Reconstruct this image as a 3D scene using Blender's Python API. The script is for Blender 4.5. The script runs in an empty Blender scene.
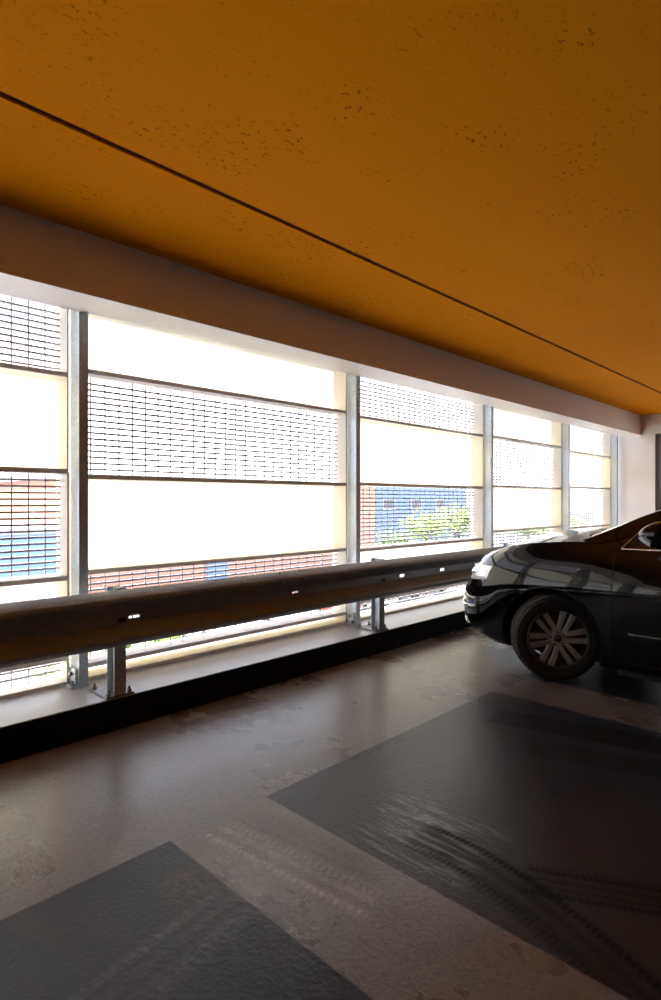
import bpy, bmesh, math, random
from math import sin, cos, pi, radians
from mathutils import Vector, Matrix

random.seed(7)
SC = bpy.context.scene
COL = SC.collection

# ------------------------------------------------------------------ helpers
class MB:
    """collects shapes and links them as one mesh object"""
    def __init__(s): s.v = []; s.f = []; s.m = []; s.mi = 0
    def add(s, vs, fs):
        o = len(s.v); s.v += [tuple(p) for p in vs]
        s.f += [tuple(i + o for i in f) for f in fs]; s.m += [s.mi] * len(fs)
    def box(s, x0, x1, y0, y1, z0, z1):
        s.add([(x0,y0,z0),(x1,y0,z0),(x1,y1,z0),(x0,y1,z0),(x0,y0,z1),(x1,y0,z1),(x1,y1,z1),(x0,y1,z1)],
              [(0,3,2,1),(4,5,6,7),(0,1,5,4),(1,2,6,5),(2,3,7,6),(3,0,4,7)])
    def prism(s, prof, x0, x1):
        """closed (y,z) profile extruded along x"""
        n = len(prof)
        s.add([(x0,a,b) for a,b in prof] + [(x1,a,b) for a,b in prof],
              [(i,(i+1)%n,(i+1)%n+n,i+n) for i in range(n)] + [tuple(range(n))[::-1], tuple(range(n,2*n))])
    def rod(s, p, q, r, n=10, r2=None, cap=True):
        p, q = Vector(p), Vector(q); d = (q-p).normalized()
        a = d.orthogonal().normalized(); b = d.cross(a); r2 = r if r2 is None else r2
        vs = [p + (a*cos(2*pi*i/n) + b*sin(2*pi*i/n))*r for i in range(n)]
        vs += [q + (a*cos(2*pi*i/n) + b*sin(2*pi*i/n))*r2 for i in range(n)]
        fs = [(i,(i+1)%n,(i+1)%n+n,i+n) for i in range(n)]
        if cap: fs += [tuple(range(n))[::-1], tuple(range(n,2*n))]
        s.add(vs, fs)
    def tube(s, pts, r, n=8):
        pts = [Vector(p) for p in pts]; vs = []; k = len(pts)
        up = None
        for i, p in enumerate(pts):
            d = (pts[min(i+1,k-1)] - pts[max(i-1,0)]).normalized()
            a = d.orthogonal().normalized() if up is None else (up - d*up.dot(d)).normalized()
            up = a; b = d.cross(a)
            rr = r[i] if isinstance(r, (list,tuple)) else r
            vs += [p + (a*cos(2*pi*j/n) + b*sin(2*pi*j/n))*rr for j in range(n)]
        fs = [(i*n+j, i*n+(j+1)%n, (i+1)*n+(j+1)%n, (i+1)*n+j) for i in range(k-1) for j in range(n)]
        fs += [tuple(range(n))[::-1], tuple(range((k-1)*n, k*n))]
        s.add(vs, fs)
    def lathe(s, prof, n=48, closed=False):
        """(r, y) profile turned about the y axis"""
        k = len(prof)
        vs = [(r*cos(2*pi*j/n), y, r*sin(2*pi*j/n)) for r, y in prof for j in range(n)]
        kk = k if closed else k-1
        fs = [(i*n+j, i*n+(j+1)%n, ((i+1)%k)*n+(j+1)%n, ((i+1)%k)*n+j) for i in range(kk) for j in range(n)]
        s.add(vs, fs)
    def grid(s, rows):
        n = len(rows[0]); k = len(rows)
        s.add([p for r in rows for p in r],
              [(i*n+j, i*n+j+1, (i+1)*n+j+1, (i+1)*n+j) for i in range(k-1) for j in range(n-1)])
    def xform(s, M, start=0):
        s.v = s.v[:start] + [tuple(M @ Vector(p)) for p in s.v[start:]]
    def mesh(s, name, mats, smooth=None, weld=False, bevel=0):
        me = bpy.data.meshes.new(name); me.from_pydata(s.v, [], s.f)
        for m in (mats if isinstance(mats, (list,tuple)) else [mats]): me.materials.append(m)
        for p, i in zip(me.polygons, s.m): p.material_index = i
        bm = bmesh.new(); bm.from_mesh(me)
        if weld: bmesh.ops.remove_doubles(bm, verts=bm.verts, dist=1e-4); bmesh.ops.dissolve_degenerate(bm, edges=bm.edges, dist=1e-5)
        if bevel:
            bmesh.ops.bevel(bm, geom=[e for e in bm.edges if len(e.link_faces)==2 and e.calc_face_angle(0) > .6],
                            offset=bevel, segments=2, profile=.7, affect='EDGES')
        bmesh.ops.recalc_face_normals(bm, faces=bm.faces)
        bm.to_mesh(me); bm.free()
        if smooth is not None:
            me.shade_smooth(); me.set_sharp_from_angle(angle=radians(smooth))
        return me
    def build(s, name, mats, parent=None, smooth=None, weld=False, bevel=0):
        o = bpy.data.objects.new(name, s.mesh(name, mats, smooth, weld, bevel)); COL.objects.link(o)
        if parent: o.parent = parent
        return o

def empty(name, loc=(0,0,0), rz=0, parent=None):
    o = bpy.data.objects.new(name, None); COL.objects.link(o)
    o.location = loc; o.rotation_euler = (0,0,rz); o.empty_display_size = .2
    if parent: o.parent = parent
    return o
def tag(o, label=None, cat=None, group=None, kind=None):
    if label: o['label'] = label
    if cat: o['category'] = cat
    if group: o['group'] = group
    if kind: o['kind'] = kind
    return o
def copy_tree(o, parent=None):
    c = o.copy(); COL.objects.link(c)
    if parent: c.parent = parent
    for ch in list(o.children): copy_tree(ch, c)
    return c

# ------------------------------------------------------------------ node maths
class X:
    nt = None
    def __init__(s, k): s.k = k
    @staticmethod
    def op(o, *a, clamp=False):
        n = X.nt.nodes.new('ShaderNodeMath'); n.operation = o; n.use_clamp = clamp
        for i, v in enumerate(a):
            if isinstance(v, X): X.nt.links.new(v.k, n.inputs[i])
            else: n.inputs[i].default_value = v
        return X(n.outputs[0])
    def __add__(s,o): return X.op('ADD',s,o)
    __radd__ = __add__
    def __sub__(s,o): return X.op('SUBTRACT',s,o)
    def __rsub__(s,o): return X.op('SUBTRACT',o,s)
    def __mul__(s,o): return X.op('MULTIPLY',s,o)
    __rmul__ = __mul__
    def abs(s): return X.op('ABSOLUTE',s)
    def sin(s): return X.op('SINE',s)
    def max(s,o): return X.op('MAXIMUM',s,o)
    def min(s,o): return X.op('MINIMUM',s,o)
    def ramp(s, a, b):   # 0 at a .. 1 at b
        n = X.nt.nodes.new('ShaderNodeMapRange'); n.interpolation_type = 'SMOOTHSTEP'
        n.inputs['From Min'].default_value = min(a,b); n.inputs['From Max'].default_value = max(a,b)
        if a > b: n.inputs['To Min'].default_value = 1; n.inputs['To Max'].default_value = 0
        X.nt.links.new(s.k, n.inputs['Value']); return X(n.outputs['Result'])
def xyz():
    g = X.nt.nodes.new('ShaderNodeNewGeometry'); p = X.nt.nodes.new('ShaderNodeSeparateXYZ')
    X.nt.links.new(g.outputs['Position'], p.inputs[0]); return X(p.outputs[0]), X(p.outputs[1]), X(p.outputs[2])
def vec(x, y, z=0.0):
    c = X.nt.nodes.new('ShaderNodeCombineXYZ')
    for i, v in enumerate((x,y,z)):
        if isinstance(v, X): X.nt.links.new(v.k, c.inputs[i])
        else: c.inputs[i].default_value = v
    return c.outputs[0]
def noise(v, scale, detail=3, rough=.5):
    n = X.nt.nodes.new('ShaderNodeTexNoise'); n.inputs['Scale'].default_value = scale
    n.inputs['Detail'].default_value = detail; n.inputs['Roughness'].default_value = rough
    X.nt.links.new(v, n.inputs['Vector']); return X(n.outputs['Fac'])
def mixc(f, a, b):
    n = X.nt.nodes.new('ShaderNodeMix'); n.data_type = 'RGBA'
    if isinstance(f, X): X.nt.links.new(f.k, n.inputs[0])
    else: n.inputs[0].default_value = f
    for i, v in ((6,a),(7,b)):
        if isinstance(v, tuple): n.inputs[i].default_value = (*v[:3],1)
        else: X.nt.links.new(v, n.inputs[i])
    return n.outputs[2]
def new_mat(name):
    m = bpy.data.materials.new(name); m.use_nodes = True; X.nt = m.node_tree
    b = m.node_tree.nodes['Principled BSDF']; return m, b
def setc(b, k, v):
    if isinstance(v, X): v = v.k
    if isinstance(v, tuple): b.inputs[k].default_value = (*v[:3],1)
    elif isinstance(v, (int,float)): b.inputs[k].default_value = v
    else: X.nt.links.new(v, b.inputs[k])
def bump(b, h, strength=.3, dist=.002):
    n = X.nt.nodes.new('ShaderNodeBump'); n.inputs['Strength'].default_value = strength; n.inputs['Distance'].default_value = dist
    X.nt.links.new(h.k, n.inputs['Height']); X.nt.links.new(n.outputs[0], b.inputs['Normal'])
def plain(name, c, rough=.5, metal=0, var=0, scale=8, bmp=0, **kw):
    m, b = new_mat(name)
    if var:
        x,y,z = xyz(); nz = noise(vec(x,y,z), scale, 4, .6)
        setc(b,'Base Color', mixc(nz, tuple(q*(1-var) for q in c), tuple(min(1,q*(1+var)) for q in c)))
        if bmp: bump(b, noise(vec(x,y,z), scale*14, 3), bmp, .001)
    else: setc(b,'Base Color', c)
    setc(b,'Roughness',rough); setc(b,'Metallic',metal)
    for k,v in kw.items(): setc(b,k.replace('_',' '),v)
    return m

M = {}
M['white'] = plain('white_paint', (.87,.83,.82), .45, var=.05, scale=3)
M['concrete'] = plain('concrete', (.30,.28,.26), .8, var=.2, scale=2, bmp=.3)
M['dark_concrete'] = plain('dark_concrete', (.06,.055,.05), .8, var=.2, scale=2, bmp=.3)
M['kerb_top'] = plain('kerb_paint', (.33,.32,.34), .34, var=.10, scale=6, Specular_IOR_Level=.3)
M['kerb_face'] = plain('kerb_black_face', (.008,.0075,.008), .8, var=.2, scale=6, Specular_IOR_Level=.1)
M['cream'] = plain('cream_steel', (.80,.74,.62), .5, var=.03, scale=4)
M['frame'] = plain('frame_steel', (.88,.85,.82), .45, metal=0, var=.06, scale=9)
M['bar'] = plain('grating_steel', (.50,.46,.48), .5, var=.06, scale=20)
M['black_plastic'] = plain('black_plastic', (.012,.012,.013), .55)
M['rubber'] = plain('rubber', (.016,.015,.014), .75, var=.15, scale=40)
M['chrome'] = plain('chrome', (.82,.82,.83), .12, 1)
M['rim'] = plain('alloy', (.36,.385,.42), .40, .35)
M['rim_dark'] = plain('alloy_barrel', (.05,.05,.05), .5, .5)
M['paint'] = plain('black_car_paint', (.0035,.0035,.005), .4, Coat_Weight=1.0, Coat_Roughness=.025, Coat_IOR=1.42, Specular_IOR_Level=0.0)
M['glass'] = plain('tinted_glass', (.006,.007,.008), .03, Specular_IOR_Level=.6)
M['lamp_glass'] = plain('clear_lamp', (.86,.88,.92), .10, .15, Coat_Weight=1.0, Coat_IOR=1.8)
M['rust_red'] = plain('dark_red_rubber', (.10,.012,.006), .8)

def galv(name, base, rough, metal):
    m, b = new_mat(name); x,y,z = xyz()
    v = X.nt.nodes.new('ShaderNodeTexVoronoi'); v.inputs['Scale'].default_value = 70
    X.nt.links.new(vec(x,y,z*1.0), v.inputs['Vector'])
    s = X.nt.nodes.new('ShaderNodeSeparateColor'); X.nt.links.new(v.outputs['Color'], s.inputs[0])
    f = X(s.outputs[0])*.45 + noise(vec(x,y,z), 5, 4, .65)*.6
    setc(b,'Base Color', mixc(f, tuple(q*.72 for q in base), tuple(q*1.15 for q in base)))
    setc(b,'Roughness', X(s.outputs[1])*.15+rough); setc(b,'Metallic',metal); return m
M['galv'] = galv('galvanised_steel', (.54,.58,.62), .38, .4)
M['rail'] = galv('weathered_galvanised_rail', (.27,.28,.30), .46, .5)

# translucent infill sheet: real transmission of outside light
m, b = new_mat('translucent_sheet'); M['sheet'] = m; nt = X.nt
x,y,z = xyz()
seam = ((x*2.1).sin().abs()).ramp(.0,.02)
tr = nt.nodes.new('ShaderNodeBsdfTranslucent'); nt.links.new(mixc(seam,(.62,.60,.535),(.70,.675,.61)), tr.inputs[0])
df = nt.nodes.new('ShaderNodeBsdfDiffuse'); df.inputs[0].default_value = (.85,.82,.74,1)
mx = nt.nodes.new('ShaderNodeMixShader'); mx.inputs[0].default_value = .22
nt.links.new(tr.outputs[0], mx.inputs[1]); nt.links.new(df.outputs[0], mx.inputs[2])
nt.links.new(mx.outputs[0], nt.nodes['Material Output'].inputs[0])

# ceiling: orange painted precast concrete with pin holes
m, b = new_mat('orange_concrete'); M['ceiling'] = m
x,y,z = xyz()
big = noise(vec(x*.35,y*.8), 1.3, 3, .6)
blot = noise(vec(x,y), 2.2, 3, .6).ramp(.48,.66)
pit = noise(vec(x*.75,y), 42, 2, .55).ramp(.61,.66)*blot
pit2 = noise(vec(x*.8,y), 75, 2, .5).ramp(.665,.70)
pits = (pit + pit2*.6).min(1.0)
c = mixc(big, (.62,.202,.0012), (.73,.248,.0016))
setc(b,'Base Color', mixc(pits*.75, c, (.10,.03,.004)))
setc(b,'Roughness', .9); setc(b,'Specular IOR Level', .04); bump(b, 1-pits, .35, .004)

# floor: beige epoxy, dark grey bays, tyre marks
m, b = new_mat('coated_floor'); M['floor'] = m
x,y,z = xyz()
P = vec(x,y)
wob = (noise(P, 9, 3)-.5)*.008
ex = x + wob; ey = y + wob
def between(v,a,c,e=.006): return v.ramp(a-e,a+e)*v.ramp(c+e,c-e)
bayY = ey.ramp(2.046,2.036)
bays = (between(ex,-.86,1.19)+between(ex,1.668,3.705)+between(ex,4.19,6.23)+between(ex,-3.38,-1.33)).min(1.0)*bayY
dirt = noise(P, 1.1, 5, .62)
smear = noise(vec(x*2.2,y*.45), 1.6, 5, .62)
fine = noise(P, 260, 2)
# tracks -> (dark mask, tread height)
def track(cx, along, half, lo, hi, soft=.02, grooves=4, pitch=.022):
    d = cx
    inside = d.abs().ramp(half+soft, half-soft)*along.ramp(lo,lo+.08)*along.ramp(hi,hi-.08)
    ribs = ((d*(grooves*pi/half)).sin()*.5+.5)
    lug = ((along*(2*pi/pitch) + d*40).sin()*.5+.5)*d.abs().ramp(half*.55,half*.65)
    return inside, inside*(ribs*.45+lug*.55)
yy = (1.35-y).max(0.0)
t2, h2 = track(x - (1.915 - yy*yy*.30), y, .105, .1, 1.42, .02, 3)
def line(px,py,qx,qy):
    L = math.hypot(qx-px,qy-py); ux,uy=(qx-px)/L,(qy-py)/L
    return (x-px)*(-uy)+(y-py)*ux, (x-px)*ux+(y-py)*uy, L
d,a,L = line(1.93,.98,2.20,.48); t3,h3 = track(d,a,.085,0,L*1.6,.02,4)
d,a,L = line(3.28,1.84,3.55,.80); t1,h1 = track(d,a,.12,0,L*1.3,.03,5)
d,a,L = line(2.98,1.45,3.30,.60); t5,h5 = track(d,a,.10,0,L*1.3,.05,5)
d,a,L = line(.45,1.46,1.30,1.60); t4,h4 = track(d,a,.10,0,L,.02,3,.03)
d,a,L = line(1.36,2.02,1.47,1.20); t6,h6 = track(d,a,.07,0,L,.03,2,.03)
d,a,L = line(1.50,2.05,1.62,1.30); t7,h7 = track(d,a,.06,0,L,.03,2,.03)
grain = noise(P, 30, 4, .7)
dark = ((t2*.35+h2*.75)+(t3*.25+h3*.75)+(t1*.55+h1*.4)+(t5*.40+h5*.4)).min(1.0)*grain.ramp(.15,.45)
pale = ((h4*.45)+(t4*.05))*grain.ramp(.3,.6)
strip = (h6*1.3*grain.ramp(.32,.55))
stripd = (h7*1.1*grain.ramp(.40,.6)) + between(x,1.36,1.62,.06)*between(y,1.40,1.86,.12)*smear.ramp(.40,.62)*.65
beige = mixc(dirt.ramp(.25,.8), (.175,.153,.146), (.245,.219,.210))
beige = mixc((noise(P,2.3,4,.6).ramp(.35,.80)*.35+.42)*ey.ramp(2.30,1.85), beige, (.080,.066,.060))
beige = mixc(strip.min(1.0), beige, (.34,.31,.30))
beige = mixc(stripd.min(1.0)*.8, beige, (.075,.055,.042))
st = between(x,1.60,1.80,.05)*between(y,1.99,2.12,.04)*grain.ramp(.42,.6)
grey = mixc(dirt.ramp(.3,.75), (.012,.0145,.025), (.022,.0255,.041))
grey = mixc(smear.ramp(.55,.75)*.5, grey, (.045,.036,.034))
grey = mixc(pale, grey, (.10,.095,.105))
bs = between(x,1.03,1.18,.05)*between(y,1.68,1.86,.05)*grain.ramp(.38,.62)
streak = noise(vec(x*46,y*4), 1, 3, .6).ramp(.45,.68)
polish = between(x,1.86,2.16,.05)*between(y,1.14,1.58,.10)*streak + between(x,1.70,1.90,.04)*between(y,1.10,1.62,.10)*streak*.6
grey = mixc(polish.min(1.0)*.6, grey, (.17,.17,.19))
spots = noise(vec(x*1.2,y), 4.5, 4, .6).ramp(.68,.72)
grey = mixc(spots*.7, grey, (.008,.006,.006))
grey = mixc(bs*.6, grey, (.10,.062,.042))
grey = mixc(dark, grey, (.005,.004,.0045))
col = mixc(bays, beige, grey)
edge_dirt = between(x,2.25,3.15,.25)*between(y,1.93,2.13,.05)*noise(vec(x*6,y*16), 1.2, 4, .65).ramp(.42,.60)
col = mixc(edge_dirt*.55, col, (.085,.068,.058))
col = mixc(st*.75, col, (.09,.055,.035))
speck = noise(P, 170, 2, .6)*.6 + noise(P, 48, 2, .6)*.4
col = mixc(speck.ramp(.62,.36)*.40, col, (.010,.009,.009))
setc(b,'Base Color', col)
setc(b,'Roughness', .29 + bays*.03 + (dirt-.5)*.22 + (smear-.5)*.10 + dark*.22 + stripd*.2 - polish.min(1.0)*.10)
setc(b,'Specular IOR Level', .50 - bays*.26 - dark*.17 + polish.min(1.0)*.35)
hgt = fine*.30 + noise(P, 120, 2)*.5 + noise(P, 55, 2)*1.2 + (h2+h3+h4+h1)*.35 + noise(P, 14, 3)*.8
bump(b, hgt, .33, .004)

# exterior
M['ground'] = plain('pale_paving', (.46,.44,.42), .8, var=.12, scale=.6)
M['dark_far_ground'] = plain('dark_far_ground', (.10,.10,.105), .85, var=.2, scale=.8)  # far ground colour, darkened to cut light bounced in through the windows
def brickmat():
    m, b = new_mat('red_brick'); x,y,z = xyz()
    n = X.nt.nodes.new('ShaderNodeTexBrick'); n.inputs['Scale'].default_value = 2.0
    n.inputs['Color1'].default_value=(.42,.15,.08,1); n.inputs['Color2'].default_value=(.36,.12,.07,1); n.inputs['Mortar'].default_value=(.45,.33,.27,1)
    X.nt.links.new(vec(x+y,z), n.inputs['Vector']); X.nt.links.new(n.outputs[0], b.inputs['Base Color']); setc(b,'Roughness',.9); return m
M['brick'] = brickmat()
M['blue'] = plain('blue_cladding', (.10,.17,.34), .5, var=.1, scale=1)
M['roofgrey'] = plain('roof_sheet', (.20,.19,.21), .7, var=.1, scale=1)
M['pane_dark'] = plain('dark_pane', (.03,.04,.06), .1)
M['render_pale'] = plain('pale_render', (.70,.66,.60), .8, var=.06, scale=1)
M['leaf'] = plain('leaf', (.16,.24,.035), .6, var=.4, scale=2)
M['leaf_dark'] = plain('leaf_dark', (.07,.12,.03), .6, var=.4, scale=2)
M['bark'] = plain('bark', (.10,.07,.05), .9, var=.3, scale=10)

# ------------------------------------------------------------------ the room
KH = .185; KY = 3.25; BZ = 2.49; CZ = 2.83; WY = 3.60
XL, XR, YB = -8.0, 11.1, -8.5
def struct(name, mb, mat, parent=None, **k):
    o = mb.build(name, mat, parent, **k)
    if not parent: o['kind'] = 'structure'
    return o
mb = MB(); mb.box(XL,XR+1,YB,KY,-.25,0); struct('floor', mb, M['floor'])
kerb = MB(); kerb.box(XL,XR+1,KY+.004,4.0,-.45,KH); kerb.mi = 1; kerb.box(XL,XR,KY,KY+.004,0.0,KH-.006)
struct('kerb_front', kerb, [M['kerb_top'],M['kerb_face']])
# ceiling: two precast planks with an open joint that a dark red strip closes
GY = 2.37; GW = .036
ceil = MB(); ceil.box(XL,XR+1,YB,GY-GW/2,CZ,CZ+.3); ceil.box(XL,XR+1,GY+GW/2,4.0,CZ,CZ+.3)
ceil.mi = 1; ceil.box(XL,XR+1,GY-GW/2,GY+GW/2,CZ+.012,CZ+.3)
struct('ceiling', ceil, [M['ceiling'],M['rust_red']])
HZ = 2.56      # head of the windows, above the soffit of the beam
bmb = MB(); bmb.prism([(KY,BZ),(WY-.004,BZ),(WY-.004,HZ),(3.895,HZ),(3.895,CZ),(KY,CZ)],XL,XR+1); struct('beam_front', bmb, M['white'])
t = MB(); t.box(XL,XR,KY-.004,KY+.012,BZ-.006,BZ+.012); struct('trim_1', t, M['frame'])
be = MB(); be.box(XR,XR+.5,YB,KY,BZ,CZ); struct('beam_end', be, M['white'])
cc = MB(); cc.box(XR,XR+.5,3.02,4.0,0,BZ); struct('column_corner', cc, M['white'], bevel=.006)
w = MB(); w.box(XL-.25,XL,YB-.25,4.0,-.25,CZ+.3); struct('wall_left', w, M['dark_concrete'])
w = MB(); w.box(XL,XR+1,YB-.25,YB,-.25,CZ+.3); struct('wall_back', w, M['dark_concrete'])
w = MB(); w.box(XR+.02,XR+.5,YB,.45,0,BZ); struct('wall_end', w, M['concrete'])
w = MB(); w.box(XR,XR+.5,.45,3.02,-.25,KH); struct('kerb_end', w, M['kerb_top'])

# facade posts (their front-left corners as surveyed along the wall)
PX = [-7.99+.02, -5.92, -3.50, -1.04, 1.473, 4.021, 6.515, 8.850, 10.965]
PW, PD = .058, .14
def facade_post(xc, label, cat='post'):
    r = empty('facade_post', (xc+PW/2, WY, KH))
    hw = PW/2
    b = MB(); b.box(-hw,hw,0,PD,0.0,HZ-KH); b.build('shaft', M['galv'], r, bevel=.004)
    b = MB(); b.box(-hw-.05,hw+.004,-.008,PD,0,.012); pl = b.build('base_plate', M['galv'], r, bevel=.002)
    for yy_ in (.03,.10):
        q = MB(); q.rod((-hw-.028,yy_,.012),(-hw-.028,yy_,.022),.014,6); q.rod((-hw-.028,yy_,.022),(-hw-.028,yy_,.04),.007,8)
        q.build('bolt', M['rail'], pl)
    b = MB(); b.box(-hw-.016,-hw,.02,.12,.012,.11); cl = b.build('cleat', M['galv'], r)
    q = MB(); q.rod((-hw-.016,.07,.075),(-hw-.032,.07,.075),.013,6); q.build('bolt', M['rail'], cl)
    tag(r, label, cat, 'galvanised facade posts')
    return r
plabels = {4:'grey galvanised steel post between the narrow leftmost window and the widest window',
 5:'grey galvanised steel post at the right edge of the widest window',
 6:'grey galvanised steel post rising above the bonnet tip of the black car',
 7:'slim galvanised steel post second from the white corner column',
 8:'pale galvanised steel post standing against the white corner column'}
for i in range(4, 9): facade_post(PX[i], plabels[i])
for i in range(0, 4): facade_post(PX[i], 'grey galvanised facade post further along the wall beyond the left picture edge')

# ---- windows: cassettes of alternating gratings and translucent sheets
def make_window(name, x0, x1, breaks, kinds, loc=(0,0,0), rz=0, top=HZ):
    r = empty(name, loc, rz); r['kind'] = 'structure'
    Y0, Y1 = 3.70, 3.87
    zs = [top] + breaks + [KH]
    fw = .030
    for z in breaks:
        b = MB(); b.box(x0,x1,Y0,Y0+.035,z-fw/2,z+fw/2); b.build('transom', M['frame'], r, bevel=.003)
    b = MB(); b.box(x0,x1,Y0,Y1+.03,KH,KH+.022); b.build('sill', M['cream'], r)
    for k, kind in enumerate(kinds):
        zt, zb = zs[k], zs[k+1]
        zt2 = zt if k == 0 else zt-fw/2
        zb2 = zb+(.022 if k == len(kinds)-1 else fw/2)
        # reveal lining of the field
        b = MB()
        for xa in (x0, x1-.012): b.box(xa,xa+.012,Y0+.001,Y1,zb2,zt2)
        if k < len(kinds)-1: b.box(x0+.012,x1-.012,Y0+.035,Y1,zb2-.010,zb2)
        if k > 0: b.box(x0+.012,x1-.012,Y0+.035,Y1,zt2,zt2+.010)
        b.build('reveal', M['cream'], r)
        if kind == 'P':
            b = MB(); b.box(x0+.012,x1-.012,Y1-.012,Y1-.006,zb2,zt2); b.build('translucent_panel', M['sheet'], r)
        else:
            b = MB(); n = max(1, int(round((zt2-zb2)/.040)))
            for i in range(1, n):
                z = zb2 + (zt2-zb2)*i/n
                b.box(x0+.012,x1-.012,Y1-.048,Y1-.018,z-.0060,z+.0060)
            nx = max(2, int(round((x1-x0)/.098)))
            for i in range(1, nx):
                xx = x0 + (x1-x0)*i/nx
                b.box(xx-.0036,xx+.0036,Y1-.042,Y1-.032,zb2,zt2)
            b.build('grating', M['bar'], r)
    return r
def gap(i): return PX[i]+PW+.014, PX[i+1]-.020
G5 = [2.115,1.515,.85,.355]; P5 = [2.16,1.485,.875,.28]
make_window('window_1', *gap(3), G5, 'GPGPG')
make_window('window_2', *gap(4), P5, 'PGPGP')
make_window('window_3', *gap(5), [2.14,1.495,.855,.355], 'GPGPG')
make_window('window_4', *gap(6), [2.155,1.52,.94,.33], 'PGPGP')
make_window('window_5', *gap(7), [2.11,1.55,.90,.355], 'GPGPG')
make_window("window_6", -2.935, -.46, P5, 'PGPGP', (XR-3.55,0,0), -pi/2, BZ)
make_window('window_7', *gap(2), P5, 'PGPGP')
make_window('window_8', *gap(1), G5, 'GPGPG')
make_window('window_9', *gap(0), P5, 'PGPGP')
ep = MB(); ep.box(XR+.005,XR+.15,2.950,3.018,KH,BZ); tag(ep.build('facade_post', M['dark_concrete'], None, bevel=.004),
    'dark post of the end wall just right of the white corner column', 'post', 'galvanised facade posts')

# ------------------------------------------------------------------ guard rail
gr = empty('guard_rail', (1.62, 3.36, KH))
tag(gr, 'grey corrugated steel crash barrier running along the kerb below the windows', 'guard rail')
def W(x,y,z): return (x-1.62, y-3.36, z-KH)
ZC = .648; RY = 3.25
half = [(.020,0),(.025,.012),(.030,.020),(-.0,.0)]
prof = [(0,.0),(0,.030),(-.014,.042),(-.060,.078),(-.078,.092),(-.083,.105),(-.078,.119),(-.060,.135),(-.020,.150),(-.004,.156)]
prof = [(y,z*1.05) for y,z in prof]
full = [(y,-z) for y,z in prof[:0:-1]] + [(0,-.011),(0,.011)] + prof[1:]
def rail_piece(x0, x1, holes, off=0.0):
    b = MB(); TH = .004
    xs = [x0]
    hs = sorted(h for h in holes if x0 < h < x1)
    for h in hs: xs += [h-.034, h+.034]
    xs.append(x1)
    n = len(full)
    pts = [W(0,RY+off+y,ZC+z) for y,z in full]; ptb = [W(0,RY+off+y+TH,ZC+z) for y,z in full]
    hole_row = next(i for i in range(n-1) if abs(full[i][1]+.011)<1e-6)
    for i in range(len(xs)-1):
        hole = i % 2 == 1
        for side, pp in ((0,pts),(1,ptb)):
            for j in range(n-1):
                if hole and j == hole_row: continue
                a,c = pp[j],pp[j+1]
                b.add([(xs[i]-1.62,a[1],a[2]),(xs[i+1]-1.62,a[1],a[2]),(xs[i+1]-1.62,c[1],c[2]),(xs[i]-1.62,c[1],c[2])],[(0,1,2,3)])
    for e in (0,n-1):
        a,c = pts[e],ptb[e]
        b.add([(x0-1.62,a[1],a[2]),(x1-1.62,a[1],a[2]),(x1-1.62,c[1],c[2]),(x0-1.62,c[1],c[2])],[(0,1,2,3)])
    o = b.build('rail_beam', M['rail'], gr, smooth=24, weld=True)
    return o
HO = [-2.96,-2.30,-.99,-.33,.97,1.655+.0,2.945,4.264,4.917,5.57,6.88,7.53,8.84]
rail_piece(XL+.1,-3.05,HO); rail_piece(-3.35,1.15-.0,HO,.0045); rail_piece(.90-.0,3.02+.0,[h for h in HO if h>1.2]) ; rail_piece(2.70,7.0,HO,.0045); rail_piece(6.7,XR-.35,HO)
RP = [-7.9+.1,-5.6,-3.2,-.8,1.575,3.985,6.40,8.80]
for xp in RP:
    b = MB(); bx = lambda a,c,d,e,f,g: b.box(a-1.62+xp,c-1.62+xp,d-3.36,e-3.36,f-KH,g-KH)
    bx(-.036,.036,3.264,3.271,KH+.012,.822); bx(-.036,.036,3.356,3.363,KH+.012,.822); bx(-.0035,.0035,3.271,3.356,KH+.012,.822)
    po = b.build('rail_post', M['galv'], gr)
    b = MB(); bx(-.085,.085,3.258,3.49,KH,KH+.013); pl = b.build('base_plate', M['rail'], po, bevel=.002)
    for sx in (-.064,.064):
        for y_ in (3.28,3.468):
            b = MB(); c0 = Vector((xp+sx-1.62,y_-3.36,.013)); b.rod(c0,c0+Vector((0,0,.014)),.015,6); b.rod(c0+Vector((0,0,.014)),c0+Vector((0,0,.034)),.008,8)
            b.build('anchor_bolt', M['rail'], po)
    for sx in (-.012,.012):
        b = MB(); c0 = Vector((xp+sx-1.62, RY-3.36, ZC-KH-.012)); b.rod(c0+Vector((0,-.012,0)),c0+Vector((0,.02,0)),.014,8); b.build('rail_bolt', M['black_plastic'], gr)
for xs_ in (2.86-.10,2.86+.10):
    for dz in (-.10,.10,.15):
        b = MB(); c0 = Vector((xs_-1.62, RY-.078 -3.36+(.05 if dz==.15 else 0), ZC+dz-KH)); b.rod(c0+Vector((0,-.008,0)),c0+Vector((0,.02,0)),.013,8); b.build('splice_bolt', M['rail'], gr)

# ------------------------------------------------------------------ car
def curve(keys):
    xs = [k[0] for k in keys]; ys = [k[1] for k in keys]; n = len(xs)
    h = [xs[i+1]-xs[i] for i in range(n-1)]; dl = [(ys[i+1]-ys[i])/h[i] for i in range(n-1)]
    m = [dl[0]] + [0 if dl[i-1]*dl[i] <= 0 else 2*dl[i-1]*dl[i]/(dl[i-1]+dl[i]) for i in range(1,n-1)] + [dl[-1]]
    def f(x):
        if x <= xs[0]: return ys[0]
        if x >= xs[-1]: return ys[-1]
        i = max(j for j in range(n-1) if xs[j] <= x); t = (x-xs[i])/h[i]
        return (2*t**3-3*t*t+1)*ys[i] + (t**3-2*t*t+t)*h[i]*m[i] + (-2*t**3+3*t*t)*ys[i+1] + (t**3-t*t)*h[i]*m[i+1]
    return f
LEN = 4.77; LN = .56; LT = .55
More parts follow.
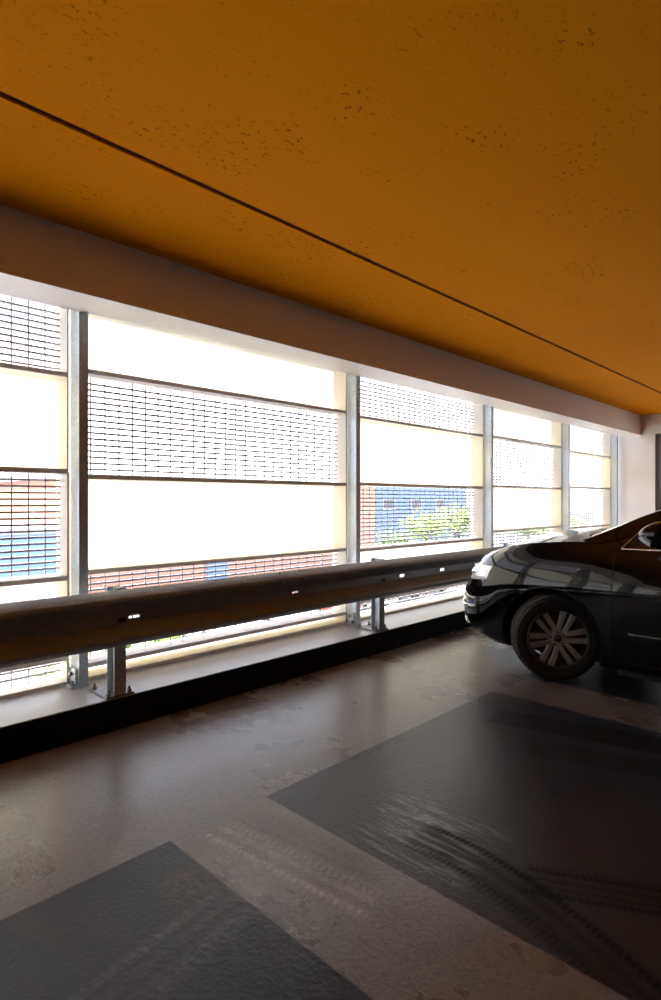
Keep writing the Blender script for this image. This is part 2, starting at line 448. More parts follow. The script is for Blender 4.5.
# rows: z(s), half width w(s), nose setback, tail setback
ROWS = [
 (curve([(0,.265),(.3,.225),(.6,.180),(1.3,.155),(3.4,.155),(4.2,.21),(4.77,.27)]), curve([(0,.74),(.9,.80),(3.8,.80),(4.77,.76)]), .045,.20),
 (curve([(0,.30),(.3,.265),(.6,.225),(1.3,.20),(3.4,.20),(4.2,.25),(4.77,.31)]), curve([(0,.80),(.9,.865),(3.8,.865),(4.77,.82)]), .012,.10),
 (curve([(0,.375),(.6,.335),(4.77,.38)]), curve([(0,.85),(.9,.895),(3.8,.895),(4.77,.85)]), .0,.04),
 (curve([(0,.45),(4.77,.48)]), curve([(0,.87),(.9,.904),(3.8,.904),(4.77,.87)]), .0,.0),
 (curve([(0,.565),(1.2,.585),(4.77,.62)]), curve([(0,.87),(.9,.909),(3.8,.909),(4.77,.87)]), .012,.03),
 (curve([(0,.645),(.6,.66),(1.2,.70),(4.77,.74)]), curve([(0,.85),(.9,.911),(3.8,.907),(4.77,.85)]), .055,.10),
 (curve([(0,.715),(.4,.735),(.9,.785),(1.4,.80),(4.77,.83)]), curve([(0,.82),(.9,.896),(3.8,.894),(4.77,.83)]), .075,.14),
 (curve([(0,.735),(.4,.795),(.9,.87),(1.4,.893),(2.7,.91),(4.77,.93)]), curve([(0,.80),(.5,.858),(.9,.874),(1.4,.876),(3.8,.872),(4.77,.80)]), .115,.155),
 (curve([(0,.770),(.4,.862),(.9,.945),(1.4,.952),(2.7,.965),(4.77,.975)]), curve([(0,.77),(.5,.815),(.9,.838),(1.4,.856),(3.8,.85),(4.77,.77)]), .15,.17),
 (curve([(0,.79),(.4,.903),(.9,1.010),(1.25,1.035),(1.5,1.008),(2.7,1.01),(3.6,1.03),(4.77,1.0)]), curve([(0,.72),(.5,.755),(.9,.785),(1.3,.815),(3.8,.80),(4.77,.72)]), .20,.19),
]
NA, NS = 14, 70
def col_pts(j):
    """key points (s, y, z) of body column j: nose arc, flank, tail arc"""
    out = []
    for zf, wf, nn, tt in ROWS:
        if j <= NA:
            a = (pi/2)*j/NA; s = nn + LN*(1-cos(a)); y = sin(a)**.82 if a > 0 else 0
        elif j <= NA+NS:
            p = (j-NA)/NS; s = nn+LN + (LEN-tt-LT-nn-LN)*p; y = 1
        else:
            a = (pi/2)*(j-NA-NS)/NA; s = LEN-tt-LT + LT*sin(a); y = cos(a)
        # front is evaluated on its own curve of height: nose centre sits a touch higher
        out.append(Vector((s, y*wf(max(s,.0)), zf(s))))
    return out
def catmull(pts, t):
    n = len(pts)-1; i = min(int(t), n-1); u = t-i
    p0 = pts[i-1] if i > 0 else pts[0]*2-pts[1]; p1, p2 = pts[i], pts[i+1]
    p3 = pts[i+2] if i+2 <= n else pts[n]*2-pts[n-1]
    return .5*((2*p1) + (p2-p0)*u + (2*p0-5*p1+4*p2-p3)*u*u + (3*p1-p0-3*p2+p3)*u**3)
NC = 2*NA+NS
COLS = [col_pts(j) for j in range(NC+1)]
def body_pt(r, c):
    j = min(int(c), NC-1); u = c-j
    a = catmull(COLS[j], r)
    return a if u < 1e-6 else a.lerp(catmull(COLS[j+1], r), u)
def top_pt(q, j):
    e = COLS[j][-1]; s = e.x
    crown = .080*min(1,max(0,(s-.25)/.45))*(1 if s < 1.1 else max(.15,1-(s-1.1)/.35))*(1-(1-q)**2)
    pull = 0
    return Vector((s, e.y*(1-q), e.z + crown))
YN = 2.875; AXO = 1.015; XC = 5.10
CARP = Matrix.Translation((0,0,0))

def local(s, y, z):     # car frame: x = -left..right, y forward from the middle of the front axle
    return (-y, AXO-s, z)
SUB = 4
def body_mesh(paint):
    mb = MB()
    rows = []
    nr = (len(ROWS)-1)*SUB
    for sgn in (1,-1):
        R = []
        R.append([(p[0].x, 0, p[0].z+.02) for p in COLS])
        R.append([(p[0].x, sgn*p[0].y*.5, p[0].z+.02) for p in COLS])
        for k in range(nr+1): R.append([(lambda v:(v.x, sgn*max(v.y,0), v.z))(catmull(c, k/SUB)) for c in COLS])
        for q in (.12,.25,.4,.55,.7,.85,1.0): R.append([(lambda v:(v.x, sgn*v.y, v.z))(top_pt(q,j)) for j in range(NC+1)])
        mb.grid([[local(*p) for p in r] for r in R])
    return mb.mesh('car_body', [paint, M['black_plastic']], None, weld=True)
AX_F, AX_R, ZW = 0.0, -2.71, .313
ARCH = .375
def boolean(me, cutters):
    o = bpy.data.objects.new('tmp', me); COL.objects.link(o); objs = []
    for cm in cutters:
        c = bpy.data.objects.new('tmp_cut', cm); COL.objects.link(c); objs.append(c)
        md = o.modifiers.new('b','BOOLEAN'); md.operation='DIFFERENCE'; md.solver='EXACT'; md.object=c
    bpy.context.view_layer.update()
    dg = bpy.context.evaluated_depsgraph_get()
    res = bpy.data.meshes.new_from_object(o.evaluated_get(dg))
    for c in objs: bpy.data.objects.remove(c)
    bpy.data.objects.remove(o); return res
SLOTS = []   # boxes in (x0,x1,y0,y1,z0,z1), car frame
for sg in (1,-1):
    def sl(s0,s1,y0,y1,z0,z1):
        xa, xb = sorted((-sg*y0, -sg*y1)); SLOTS.append((xa,xb,AXO-s1,AXO-s0,z0,z1))
    g = .0035
    sl(1.465-g,1.465+g,.845,1.0,.232,1.2)         # front edge of the door
    sl(2.44-g,2.44+g,.845,1.0,.232,1.2)
    sl(3.36-g,3.36+g,.845,1.0,.60,1.2)
    sl(1.465-g,3.36,.78,1.0,.232-g,.232+g)       # sill
    sl(.34,1.22,.752,.758,.78,1.2)              # bonnet shut line
def car_body(root, paint, cut=True):
    me = body_mesh(paint)
    if cut:
        cs = []
        for ya in (AX_F, AX_R):
            for sg in (1,-1):
                b = MB(); b.rod((-sg*.52, ya, ZW),(-sg*1.1, ya, ZW), ARCH, 72); cs.append(b.mesh('cut', M['black_plastic']))
        for s in SLOTS:
            b = MB(); b.box(*s); cs.append(b.mesh('cut', M['black_plastic']))
        me = boolean(me, cs)
    bm = bmesh.new(); bm.from_mesh(me)
    ys_of = lambda s: AXO-s
    for co, no in (((0,ys_of(.60),0),(0,1,0)),((0,0,.632),(0,0,1)),((0,ys_of(1.465),0),(0,1,0)),((0,ys_of(2.44),0),(0,1,0)),((0,ys_of(3.36),0),(0,1,0)),
                   ((.755,0,0),(1,0,0)),((-.755,0,0),(1,0,0)),((0,0,.232),(0,0,1)),((0,ys_of(1.22),0),(0,1,0)),((.6,0,0),(1,0,0)),((-.6,0,0),(1,0,0))):
        bmesh.ops.bisect_plane(bm, geom=bm.verts[:]+bm.edges[:]+bm.faces[:], plane_co=co, plane_no=no, dist=1e-6)
    def black(c):
        for ya in (AX_F, AX_R):
            if abs(c.x) < .99 and abs(math.hypot(c.y-ya, c.z-ZW)-ARCH) < .004: return True
            if abs(abs(c.x)-.52) < .002 and math.hypot(c.y-ya, c.z-ZW) < ARCH: return True
        for (a,b_,c_,d,e,f) in SLOTS:
            w = [(a,b_,c.x),(c_,d,c.y),(e,f,c.z)]
            if all(lo-.0005 <= v <= hi+.0005 for lo,hi,v in w): return True
        return False
    def which(c):
        s = AXO-c.y
        if s < .60 and c.z < .632: return 'bumper'
        if abs(c.x) < .755 and s < 1.22 and c.z > .632: return 'bonnet'
        if s < 1.465 and abs(c.x) > .6: return 'fender_l' if c.x < 0 else 'fender_r'
        if 1.465 < s < 2.44 and abs(c.x) > .6 and c.z > .232: return 'door_fl' if c.x < 0 else 'door_fr'
        if 2.44 < s < 3.36 and abs(c.x) > .6 and c.z > .232: return 'door_rl' if c.x < 0 else 'door_rr'
        return 'body_shell'
    groups = {}
    for f in bm.faces:
        c = f.calc_center_median()
        f.material_index = 1 if black(c) else 0
        groups.setdefault(which(c), []).append(f)
    bm.verts.index_update()
    out = {}
    for g, fs in groups.items():
        vi = {}; vs = []; ff = []; mi = []
        for f in fs:
            idx = []
            for v in f.verts:
                if v.index not in vi: vi[v.index] = len(vs); vs.append(tuple(v.co))
                idx.append(vi[v.index])
            ff.append(idx); mi.append(f.material_index)
        nm = g.split('_')[0] if g != 'body_shell' else g
        m2 = bpy.data.meshes.new(nm); m2.from_pydata(vs, [], ff)
        m2.materials.append(paint); m2.materials.append(M['black_plastic'])
        for p, i in zip(m2.polygons, mi): p.material_index = i
        m2.shade_smooth(); m2.set_sharp_from_angle(angle=radians(32))
        o = bpy.data.objects.new(nm, m2); COL.objects.link(o); o.parent = root; out[g] = o
    bm.free(); return out

def surf_patch(r0, r1, c0, c1, off, sgn=1, nr=8, nc=12, shape=None):
    """patch lying off mm outside the body surface"""
    rows = []
    for i in range(nr+1):
        row = []
        for k in range(nc+1):
            u, v = i/nr, k/nc
            a, c = (shape(u,v) if shape else (r0+(r1-r0)*u, c0+(c1-c0)*v))
            p = body_pt(a,c); e = .02
            du = body_pt(min(a+e,len(ROWS)-1),c)-body_pt(max(a-e,0),c); dv = body_pt(a,min(c+.3,NC))-body_pt(a,max(c-.3,0))
            n = du.cross(dv)
            if n.length < 1e-9: n = Vector((-1,0,0))
            n.normalize()
            mid = Vector((2.3,0,.5))
            if n.dot(p-mid) < 0: n = -n
            edge = min(1, min(i,nr-i,k,nc-k)*1.0)
            q = p + n*off*edge
            row.append(local(q.x, sgn*q.y, q.z))
        rows.append(row)
    return rows

# greenhouse
gh_rail_y = curve([(1.05,.775),(1.38,.735),(1.68,.665),(2.1,.595),(2.6,.570),(3.3,.565),(3.9,.605),(4.40,.70)])
gh_rail_z = curve([(1.05,.985),(1.20,1.030),(1.38,1.110),(1.68,1.250),(2.1,1.39),(2.6,1.50),(3.3,1.415),(3.9,1.26),(4.40,1.02)])
gh_top_z = curve([(1.05,.990),(1.20,1.040),(1.38,1.125),(1.68,1.275),(2.1,1.425),(2.6,1.475),(3.3,1.455),(3.9,1.29),(4.40,1.03)])
belt_y = curve([(1.05,.80),(1.4,.81),(3.6,.80),(4.4,.77)])
belt_z = curve([(1.05,.965),(1.5,.995),(2.7,1.005),(3.6,1.025),(4.4,1.01)])
def gh(s, b):
    """b 0 belt .. 1 rail .. 2 centre line"""
    if b <= 1:
        y = belt_y(s) + (gh_rail_y(s)-belt_y(s))*b; z = belt_z(s) + (gh_rail_z(s)-belt_z(s))*b
        y += .022*math.sin(pi*b)*min(1,max(0,(gh_rail_z(s)-1.0)/.3)); return Vector((s,y,z))
    t = b-1; y = gh_rail_y(s)*(1-t); z = gh_rail_z(s) + (gh_top_z(s)-gh_rail_z(s))*(1-(1-t)**2)
    bulge = .16*(1-(1-t)**2)
    fr = max(0,min(1,(2.2-s)/1.0)); re = max(0,min(1,(s-3.2)/1.0))
    return Vector((s - bulge*fr + bulge*re, y, z))
def gh_patch(s0, s1, b0, b1, off, ns=30, nb=8, sgn=1, lo=None, hi=None):
    rows = []
    for i in range(ns+1):
        s = s0+(s1-s0)*i/ns; row = []
        for k in range(nb+1):
            ba = lo(s) if lo else b0; bb = hi(s) if hi else b1
            b = ba+(bb-ba)*k/nb
            p = gh(s,b); e=.02
            n = (gh(s+e,b)-gh(s-e,b)).cross(gh(s,min(2,b+e))-gh(s,max(0,b-e)))
            if n.length < 1e-9: n = Vector((0,0,1))
            n.normalize()
            if n.dot(p-Vector((2.5,0,.8))) < 0: n = -n
            q = p+n*off; row.append(local(q.x, sgn*q.y, q.z))
        rows.append(row)
    return rows

def make_wheel(root, x, y, steer, side, rot=0):
    """side -1 = left of the car; outer face towards local -y before turning"""
    w = empty('wheel', (x,y,ZW), 0, root)
    R = Matrix.Rotation((-pi/2 if side < 0 else pi/2)+steer, 4, 'Z') @ Matrix.Rotation(rot,4,'Y')
    w.matrix_local = Matrix.Translation((x,y,ZW)) @ R     # own -y axis points outwards
    t = MB(); ro = .316; ri = .222; hw = .112
    t.lathe([(ri,-hw+.012),(ri+.012,-hw+.004),(ri+.04,-hw-.006),(ri+.075,-hw+.002),(ro-.012,-hw+.02),(ro-.003,-hw+.034),(ro,-hw+.05),(ro,-.062),
             (ro-.007,-.060),(ro-.007,-.050),(ro,-.048),(ro,-.018),(ro-.007,-.016),(ro-.007,-.004),(ro,-.002),(ro,.028),(ro-.007,.030),(ro-.007,.042),(ro,.044),
             (ro,hw-.05),(ro-.003,hw-.034),(ro-.012,hw-.02),(ri+.075,hw-.002),(ri+.04,hw+.006),(ri,hw-.01)], 72)
    nL = 60
    for k in range(nL):      # shoulder lugs
        a = 2*pi*k/nL
        for sy in (-1,1):
            c = [Vector((cos(a+d)*(ro+h), sy*yy_, sin(a+d)*(ro+h))) for d,h,yy_ in
                 ((-.03,-.004,hw-.048),(.03,-.004,hw-.048),(.03,-.012,hw-.018),(-.03,-.012,hw-.018),(-.03,.004,hw-.048),(.03,.004,hw-.048),(.03,-.006,hw-.014),(-.03,-.006,hw-.014))]
            t.add(c,[(0,3,2,1),(4,5,6,7),(0,1,5,4),(1,2,6,5),(2,3,7,6),(3,0,4,7)])
    t.build('tyre', M['rubber'], w, smooth=35)
    r = MB(); r.mi = 1
    r.lathe([(ri+.004,-hw+.006),(ri-.004,-hw-.002),(ri-.014,-hw+.004),(ri-.018,-hw+.03),(ri-.03,-hw+.06),(ri-.035,.09),(ri,.10)], 72)
    r.mi = 0
    r.lathe([(.0,-.088),(.030,-.088),(.050,-.084),(.066,-.072),(.070,-.045)], 40)
    for k in range(6):
        for d in (-1,1):
            a0 = 2*pi*k/6
            rows = []
            for i in range(9):
                u = i/8; rad = .048+(ri-.012-.048)*u
                ang = a0 + d*(.0225+.015*u)/rad
                wd = .0155+.0055*u; yo = -.080 - .022*math.sin(pi*min(1,u*1.1))*0.6 - .012*u
                c = Vector((cos(ang)*rad, yo, sin(ang)*rad)); tv = Vector((-sin(ang),0,cos(ang)))
                rows.append([c-tv*wd+Vector((0,.035,0)), c-tv*wd+Vector((0,.004,0)), c-tv*wd*.8, c+tv*wd*.8, c+tv*wd+Vector((0,.004,0)), c+tv*wd+Vector((0,.035,0))])
            r.grid(rows)
    r.build('rim', [M['rim'],M['rim_dark']], w, smooth=30)
    b = MB(); b.lathe([(0,-.05),(.165,-.05),(.165,-.02),(.0,-.02)], 40); b.build('brake_disc', M['dark_steel'], w, smooth=30)
    h = MB(); h.lathe([(.0,-.0935),(.022,-.0935),(.029,-.092),(.031,-.086)],32); hc = h.build('hub_cap', M['chrome'], w, smooth=30)
    e = MB()   # ring with a small V over a W
    def seg(p,q,wd=.0016):
        p=Vector((p[0],-.0945,p[1])); q=Vector((q[0],-.0945,q[1])); e.rod(p,q,wd,6)
    pts=[(.022*cos(2*pi*i/24),.022*sin(2*pi*i/24)) for i in range(25)]
    for i in range(24): seg(pts[i],pts[i+1])
    for p,q in (((-.008,.019),(0,.004)),((0,.004),(.008,.019)),((-.018,.010),(-.009,-.017)),((-.009,-.017),(0,0)),((0,0),(.009,-.017)),((.009,-.017),(.018,.010))): seg(p,q)
    e.xform(Matrix.Rotation(-rot,4,'Y')); e.build('emblem', M['black_plastic'], hc)
    for k in range(5):
        a = 2*pi*k/5+.3; q = MB(); q.rod((.047*cos(a),-.080,.047*sin(a)),(.047*cos(a),-.089,.047*sin(a)),.0075,6); q.build('wheel_bolt', M['rubber'], w)
    return w
M['dark_steel'] = plain('dark_steel', (.10,.09,.085), .5, .8)

def make_car(loc, rz, paint, label, cat, steer=0, detail=True, group=None):
    root = empty('car', loc, rz); tag(root, label, cat, group)
    car_body(root, paint)
    # greenhouse: dark glass underneath, painted pillars and roof over it
    g = MB()
    for sg in (1,-1):
        g.grid(gh_patch(1.05,4.40,0,2,0,60,20,sg))
    g.build('window_glass', M['glass'], root, smooth=40, weld=True)
    b = MB()
    for sg in (1,-1): b.grid(gh_patch(1.98,3.36,1,2,.006,24,10,sg))
    b.build('roof', paint, root, smooth=40, weld=True)
    a_lo = curve([(1.10,.30),(1.48,.40),(1.60,.56),(1.74,.755),(1.80,.83),(2.2,.885),(2.6,.90),(3.3,.90)])
    for sg in (1,-1):
        b = MB(); b.grid(gh_patch(1.06,3.36,.85,1.0,.007,60,6,sg,lo=a_lo))
        b.grid(gh_patch(1.06,2.05,1.0,1.09,.007,30,3,sg))
        b.build('pillar', paint, root, smooth=40, weld=True)
        b = MB(); b.grid(gh_patch(2.38,2.50,.0,1.0,.006,4,8,sg)); b.build('pillar', paint, root, smooth=40)
        b = MB(); c_lo = curve([(3.3,.9),(3.55,.75),(3.75,.4),(3.95,0),(4.4,0)])
        b.grid(gh_patch(3.3,4.38,0,1.0,.007,30,6,sg,lo=c_lo)); b.grid(gh_patch(3.36,4.38,1.0,1.12,.007,24,3,sg)); b.build('pillar', paint, root, smooth=40, weld=True)
        # bright window surround
        pts = []
        for i in range(40):
            s = 1.50+(3.30-1.50)*i/39; p = gh(s, max(0, min(.9,a_lo(s)-.02)) if s > 1.565 else max(.02,(s-1.50)/.065*.42)); pts.append(Vector(local(p.x, sg*(p.y+.010), p.z)))
        low = [Vector(local(1.50+(3.7-1.50)*i/20, sg*(belt_y(1.50+(3.7-1.50)*i/20)+.008), belt_z(1.50+(3.7-1.50)*i/20)+.004)) for i in range(21)]
        q = MB(); q.tube(pts,.0055,6); q.tube(low,.0065,6); q.build('window_trim', M['chrome'], root, smooth=60)
        # bright side moulding
        rows = surf_patch(0,0,0,0,.012,sg,4,40,lambda u,v: (2.74+.12*u, NA+ (NS)*(.275+.28*v)))
        q = MB(); q.grid(rows); q.build('side_moulding', M['chrome'], root, smooth=50)
        # door mirror
        mr = MB(); sx = sg
        import bmesh as _b
        rows = []
        for i in range(25):
            u = i/24; th = pi*u
            rad = math.sin(th)**.62 if 0 < u < 1 else .0
            yb = .90+.130*(1-math.cos(th))         # outwards
            rows.append([local(1.785 + .012 - .105*rad*(.85+.30*cos(2*pi*k/40))*cos(2*pi*k/40), sx*yb, 1.105+.012*u + (.090-.012*cos(2*pi*k/40))*rad*sin(2*pi*k/40)) for k in range(41)])
        mr.grid(rows); mo = mr.build('wing_mirror', paint, root, smooth=60, weld=True)
        ft = MB(); ft.tube([local(1.775,sx*.79,1.02),local(1.775,sx*.86,1.03),local(1.775,sx*.95,1.05)],[.030,.024,.03],10); ft.build('mirror_arm', M['black_plastic'], mo, smooth=60)
        ind = []
        for i in range(3,12):
            u = i/12; th = pi*u; rad = (math.sin(th)**.62)*1.03; yb = .90+.130*(1-math.cos(th))
            ind.append([local(1.797 - .105*rad*(.85+.30*cos(a))*cos(a), sx*yb, 1.105+.012*u+(.090-.012*cos(a))*rad*sin(a)) for a in (-1.15,-.95,-.75,-.55,-.35,-.18)])
        q = MB(); q.grid(ind); q.build('mirror_indicator', M['lamp_glass'], mo, smooth=60)
        # headlight
        def hl(u,v):
            c = 4.4 + 7.4*v; lo = 4.95+.55*v; hi = 7.55-.70*v
            return lo+(hi-lo)*u, c
        q = MB(); q.grid(surf_patch(0,0,0,0,.006,sg,10,14,hl)); h = q.build('headlight', M['lamp_glass'], root, smooth=60)
        for cc_, rr_ in ((6.2,.40),(8.6,.36)):
            q = MB(); q.grid(surf_patch(0,0,0,0,.011,sg,6,24,lambda u,v: (6.25+.12*(cc_-6.2)+2.2*rr_*(.15+.85*u)*sin(2*pi*v), cc_+2.4*rr_*(.15+.85*u)*cos(2*pi*v)))); q.build('headlight_lens', M['chrome'], h, smooth=60)
        # tail lamp
        q = MB(); q.grid(surf_patch(5.2,7.2,NC-NA+2,NC-4,.006,sg,8,10)); q.build('tail_lamp', M['red_lamp'], root, smooth=60)
        # side grille of the bumper with a bright edge
        q = MB(); q.grid(surf_patch(1.6,2.9,4.6,8.6,.004,sg,6,8)); q.build('bumper_grille', M['black_plastic'], root, smooth=60)
        q = MB(); q.grid(surf_patch(2.95,3.25,3.0,9.2,.014,sg,4,14)); q.build('bumper_strip', M['chrome'], root, smooth=60)
        q = MB(); q.grid(surf_patch(1.15,1.42,3.0,8.8,.016,sg,4,14)); q.build('bumper_lip', paint, root, smooth=60)
        # wheels
        make_wheel(root, -sg*.777, AX_F, steer, -sg, -.12)
        make_wheel(root, -sg*.777, AX_R, 0, -sg, .4)
        # arch lip
        pts = []
        for i in range(49):
            a = radians(-12)+radians(204)*i/48; zz = ZW+(ARCH+.004)*sin(a)
            for ya in (AX_F,):
                s = AXO-(ya+(ARCH+.004)*cos(a))
                pts.append((s,zz))
        for ya in (AX_F, AX_R):
            P_ = []
            for s,zz in pts:
                s2 = s-(ya)
                # lateral position of the body at this height
                best = None
                c = NA + NS*max(0,min(1,(s2-.75)/(LEN-.1-LT-.75)))
                for kk in range(0, 33):
                    p = body_pt(kk*.25, c)
                    if best is None or abs(p.z-zz) < best[0]: best = (abs(p.z-zz), p.y)
                P_.append(local(s2, sg*(best[1]-.006), zz))
            q = MB(); q.tube(P_, .011, 8); q.build('arch_lip', paint, root, smooth=60)
    # front grille, wipers, cowl
    q = MB()
    for sg in (1,-1): q.grid(surf_patch(1.5,6.7,0,3.2,.006,sg,12,8))
    q.build('grille', M['black_plastic'], root, smooth=60)
    q = MB()
    for sg in (1,-1):
        for r0 in (2.2,3.1,4.6,5.4,6.2): q.grid(surf_patch(r0,r0+.22,0,3.0,.014,sg,3,8))
    q.build('grille_bar', M['chrome'], root, smooth=60)
    q = MB()
    for sg in (1,-1): q.grid([[local(1.20-.19*(1-(y/.76)**2)-d, sg*y, .992+.034*(1-(y/.76)**2)+.004+ (0 if d else .012)) for d in (0,.07)] for y in [.76*i/12 for i in range(13)]])
    q.build('cowl', M['black_plastic'], root, smooth=60, weld=True)
    for y0,y1 in ((.58,-.02),(-.05,-.60)):
        q = MB(); q.tube([local(1.17-.19*(1-(y0/.76)**2), y0, 1.05), local(1.20-.19*(1-((y0+y1)/2/.76)**2), (y0+y1)/2, 1.085), local(1.22-.19*(1-(y1/.76)**2), y1, 1.085)], .009, 6)
        q.build('wiper', M['black_plastic'], root)
    q = MB(); q.box(-.52,.52,AXO-4.3,AXO-.40,.11,.24); q.box(-.76,.76,AXO-3.25,AXO-1.45,.11,.20); q.build('underbody', M['black_plastic'], root)  # undertray boxes, sized to block light passing under the car
    return root
M['red_lamp'] = plain('red_lamp', (.30,.01,.008), .1, Coat_Weight=1.0)
CAR = make_car((XC, YN-AXO, 0), 0, M['paint'], 'shiny black car parked nose to the barrier with its front wheel turned left', 'car', steer=radians(36))

# ------------------------------------------------------------------ outside
GZ = -3.3
mb = MB(); mb.box(-60,90,4.05,21.5,GZ-.3,GZ); tag(mb.build('ground_outside', M['ground']), kind='structure')
mb = MB(); mb.box(-150,250,21.5,300,GZ-.3,GZ); tag(mb.build('far_ground_outside', M['dark_far_ground']), kind='structure')  # added dark ground, so less far bounce light reaches the deep ceiling
mb = MB(); mb.box(XL-.25,XR+1,3.3,4.0,GZ,-.45); struct('wall_below', mb, M['render_pale'])

def building(name, x0, x1, y0, y1, z1, mat, label, wins=(), doors=(), roof='flat'):
    r = empty(name, ((x0+x1)/2,(y0+y1)/2,GZ)); tag(r, label, 'building')
    cx, cy = (x0+x1)/2, (y0+y1)/2
    b = MB(); b.box(x0-cx,x1-cx,y0-cy,y1-cy,0,z1-GZ); b.build('wall', mat, r)
    b = MB()
    if roof == 'flat': b.box(x0-cx-.2,x1-cx+.2,y0-cy-.2,y1-cy+.2,z1-GZ,z1-GZ+.25)
    else: b.prism([(y0-cy-.3,z1-GZ),(y1-cy+.3,z1-GZ),(0,z1-GZ+roof)], x0-cx-.2, x1-cx+.2)
    b.build('roof', M['roofgrey'], r)
    for (a,c,d,e) in wins:
        b = MB(); b.box(a-cx,c-cx,y0-cy-.06,y0-cy+.05,d-GZ,e-GZ); f = b.build('window_frame', M['render_pale'], r)
        b = MB(); b.box(a-cx+.08,c-cx-.08,y0-cy-.09,y0-cy-.06,d-GZ+.08,e-GZ-.08); b.build('pane', M['pane_dark'], f)
    for (a,c,e) in doors:
        b = MB(); b.box(a-cx,c-cx,y0-cy-.08,y0-cy+.05,0,e-GZ); b.build('door', M['blue'], r)
    return r
building('brick_building', 9.8, 31, 26, 38, 2.3, M['brick'], 'long red brick building seen through the middle window gratings',
         wins=[(x,x+1.6,-.2,1.3) for x in (11.5,14.5,20.5,23.5,26.5)], doors=[(17.3,18.6,-.9)])
building('blue_shed', 3.5, 9.3, 25, 30, .0, M['blue'], 'low blue shed seen through the leftmost grating', wins=[(5,6.2,-1.4,-.4)])
building('blue_hall', 46, 66, 40, 52, 3.0, M['blue'], 'blue clad hall behind the trees in the third window', wins=[(x,x+2,.4,1.6) for x in (49,54,59)])
building('pale_house', 72, 92, 44, 56, 3.6, M['render_pale'], 'pale house seen through the gratings of the last windows', wins=[(x,x+1.6,0,1.6) for x in (75,79,83,87)], roof=2.5)

def tree(name, x, y, h, r, mat, label, n=900, trunk=True, cat='tree', group=None):
    e = empty(name, (x,y,GZ)); tag(e, label, cat, group)
    if trunk:
        t = MB(); t.tube([(0,0,0),(.04,.02,h*.35),(-.03,.05,h*.7)],[r*.10,r*.07,r*.04],8)
        for k in range(4):
            a = k*1.6; t.tube([(0,0,h*.35+.1*k),(cos(a)*r*.35,sin(a)*r*.35,h*.6),(cos(a)*r*.6,sin(a)*r*.6,h*.75)],[r*.05,r*.03,r*.015],6)
        t.build('trunk', M['bark'], e, smooth=60)
    b = MB(); rnd = random.Random(int(x*31+y*7))
    cz = h*.62 if trunk else h*.5; rz_ = h*.40 if trunk else h*.52
    for k in range(n):
        while True:
            d = Vector((rnd.uniform(-1,1),rnd.uniform(-1,1),rnd.uniform(-1,1)))
            if .25 < d.length < 1: break
        d *= .75+.25*math.sin(d.x*5+d.y*4+k%7)
        c = Vector((d.x*r, d.y*r, max(.05,cz+d.z*rz_)))
        a = Vector((rnd.uniform(-1,1),rnd.uniform(-1,1),rnd.uniform(-1,1))).normalized(); bb = a.orthogonal().normalized()
        s_ = rnd.uniform(.10,.22)*max(.6,r*.5)
        b.add([c-a*s_, c+bb*s_*.45, c+a*s_, c-bb*s_*.45],[(0,1,2,3)])
    b.build('foliage', mat, e)
    return e
for i,(x,y,h,r,mt,lb) in enumerate([
    (40,28,4.0,2.6,'leaf','bright green tree in front of the blue hall, left of its pair'),
    (45.5,28.5,4.6,2.8,'leaf','bright green tree in front of the blue hall, right of its pair'),
    (52,25,3.6,2.6,'leaf','yellow green bushy tree low in the fourth window'),
    (58,24,3.4,2.6,'leaf','yellow green tree low in the last window before the corner column'),
    (34.5,27,2.6,2.0,'leaf_dark','dark green bush at the end of the brick building')]):
    tree('tree', x,y,h,r,M[mt],lb, group='trees beyond the car park')
for i,(x,y,lb) in enumerate([(5.9,15.2,'green shrub behind the left rail support, first from the left'),(7.5,15.7,'green shrub behind the left rail support, middle one'),(9.1,15.9,'green shrub behind the left rail support, nearest the parked cars'),(4.6,13.0,'green shrub low in the leftmost window below the rail')]):
    tree('shrub', x,y,1.1,.68,M['leaf'],lb,420,False,'shrub','shrubs beside the car park')

def far_car(x, y, paint, label):
    """small parked car seen through the bottom gratings"""
    r = empty('parked_car', (x,y,GZ), 0); tag(r, label, 'car', 'cars in the lot outside')
    side = [(-2.1,.35),(-2.12,.62),(-1.95,.82),(-1.0,.95),(1.55,.98),(2.05,.92),(2.15,.6),(2.1,.3)]
    def loft(prof, w, wtop, name, mat, zc):
        b = MB(); rows = []
        for k,(fx,fw) in enumerate(((-1,.86),(-.92,1.0),(.92,1.0),(1,.86))):
            rows.append([(fx*w*(1-(z-zc)*wtop if z > zc else 1), yv*(1 if abs(fx)<1 else .97), z) for yv,z in prof] )
        n = len(prof)
        vs = [p for rr in rows for p in rr]
        fs = [(i*n+j,i*n+(j+1)%n,(i+1)*n+(j+1)%n,(i+1)*n+j) for i in range(3) for j in range(n)] + [tuple(range(n)), tuple(range(3*n,4*n))[::-1]]
        b.add(vs,fs); return b.build(name, mat, r, smooth=30)
    loft(side,.88,.1,'body',paint,.9)
    loft([(-1.15,.93),(-.45,1.36),(1.0,1.40),(1.75,.96)],.80,.55,'window_glass',M['glass'],.95)
    loft([(-.40,1.37),(-.2,1.42),(.9,1.44),(1.05,1.40)],.64,.1,'roof',paint,2)
    for sx in (-1,1):
        for yy_ in (-1.3,1.3):
            b = MB(); b.rod((sx*.70,yy_,.31),(sx*.90,yy_,.31),.31,20); wv = b.build('wheel', M['rubber'], r, smooth=40)
            b = MB(); b.rod((sx*.88,yy_,.31),(sx*.905,yy_,.31),.2,16); b.build('hubcap', M['rim'], wv, smooth=40)
    return r
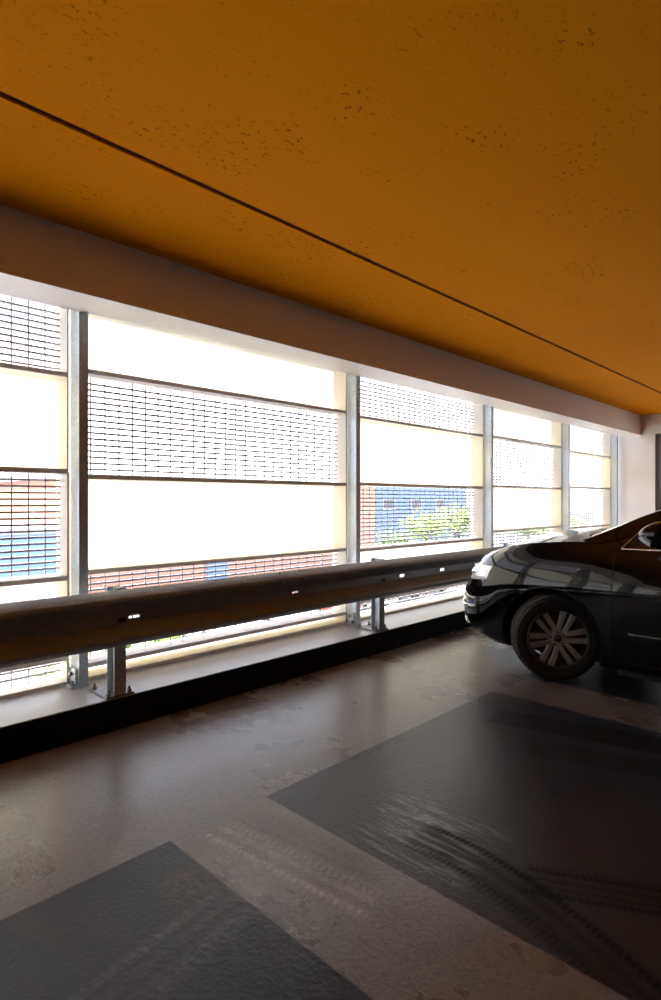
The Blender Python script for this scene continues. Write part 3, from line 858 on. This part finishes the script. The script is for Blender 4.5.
fp = [('white',(.75,.75,.74)),('silver',(.5,.51,.53)),('red',(.4,.03,.02)),('white',(.7,.7,.7)),('dark grey',(.06,.065,.07)),('silver',(.48,.49,.5))]
where = ['nearest the shrubs','second from the shrubs','third from the shrubs','fourth from the shrubs','fifth from the shrubs','furthest from the shrubs']
for i,(nm,cc_) in enumerate(fp):
    far_car(11.0+2.7*i, 16.6+.3*i, plain('far_paint_'+nm.replace(' ','_'), cc_, .3, Coat_Weight=.6), f'{nm} car parked outside below the rail, {where[i]}')

# ------------------------------------------------------------------ light
wd = bpy.data.worlds.new('sky'); SC.world = wd; wd.use_nodes = True; nt = wd.node_tree; X.nt = nt
tc = nt.nodes.new('ShaderNodeTexCoord'); sp = nt.nodes.new('ShaderNodeSeparateXYZ'); nt.links.new(tc.outputs['Generated'], sp.inputs[0])
zz = X(sp.outputs[2])
bg = nt.nodes['Background']; nt.links.new(mixc(zz.ramp(0,.7), (.92,.96,1.0), (.58,.75,1.04)), bg.inputs[0])
bg.inputs[1].default_value = 7.8
sun = bpy.data.lights.new('sun','SUN'); sun.energy = 50; sun.angle = radians(.6); sun.color = (1,.96,.9)
so = bpy.data.objects.new('sun', sun); COL.objects.link(so)
az = radians(152); el = radians(62)      # towards the sun: mostly along the facade from the left, a little outwards
dv = Vector((cos(az)*cos(el), sin(az)*cos(el), sin(el)))
so.rotation_euler = (-dv).to_track_quat('-Z','Y').to_euler(); so.location = (-10,20,20)

# ------------------------------------------------------------------ camera
FPX = 582.0
cam = bpy.data.cameras.new('camera'); co = bpy.data.objects.new('camera', cam); COL.objects.link(co)
cam.sensor_fit = 'VERTICAL'; cam.sensor_height = 36; cam.lens = FPX*36/1000; cam.shift_y = .001; cam.clip_start = .05; cam.clip_end = 600
A = math.atan((900-330.5)/FPX)
co.location = (0,0,1.33); co.rotation_euler = (pi/2, 0, A - pi/2)
SC.camera = co
vs = SC.view_settings; vs.view_transform = 'Standard'; vs.look = 'None'; vs.exposure = -.2; vs.gamma = 1; vs.use_curve_mapping = False
SC.cycles.use_denoising = True
SC.cycles.max_bounces = 12; SC.cycles.diffuse_bounces = 8
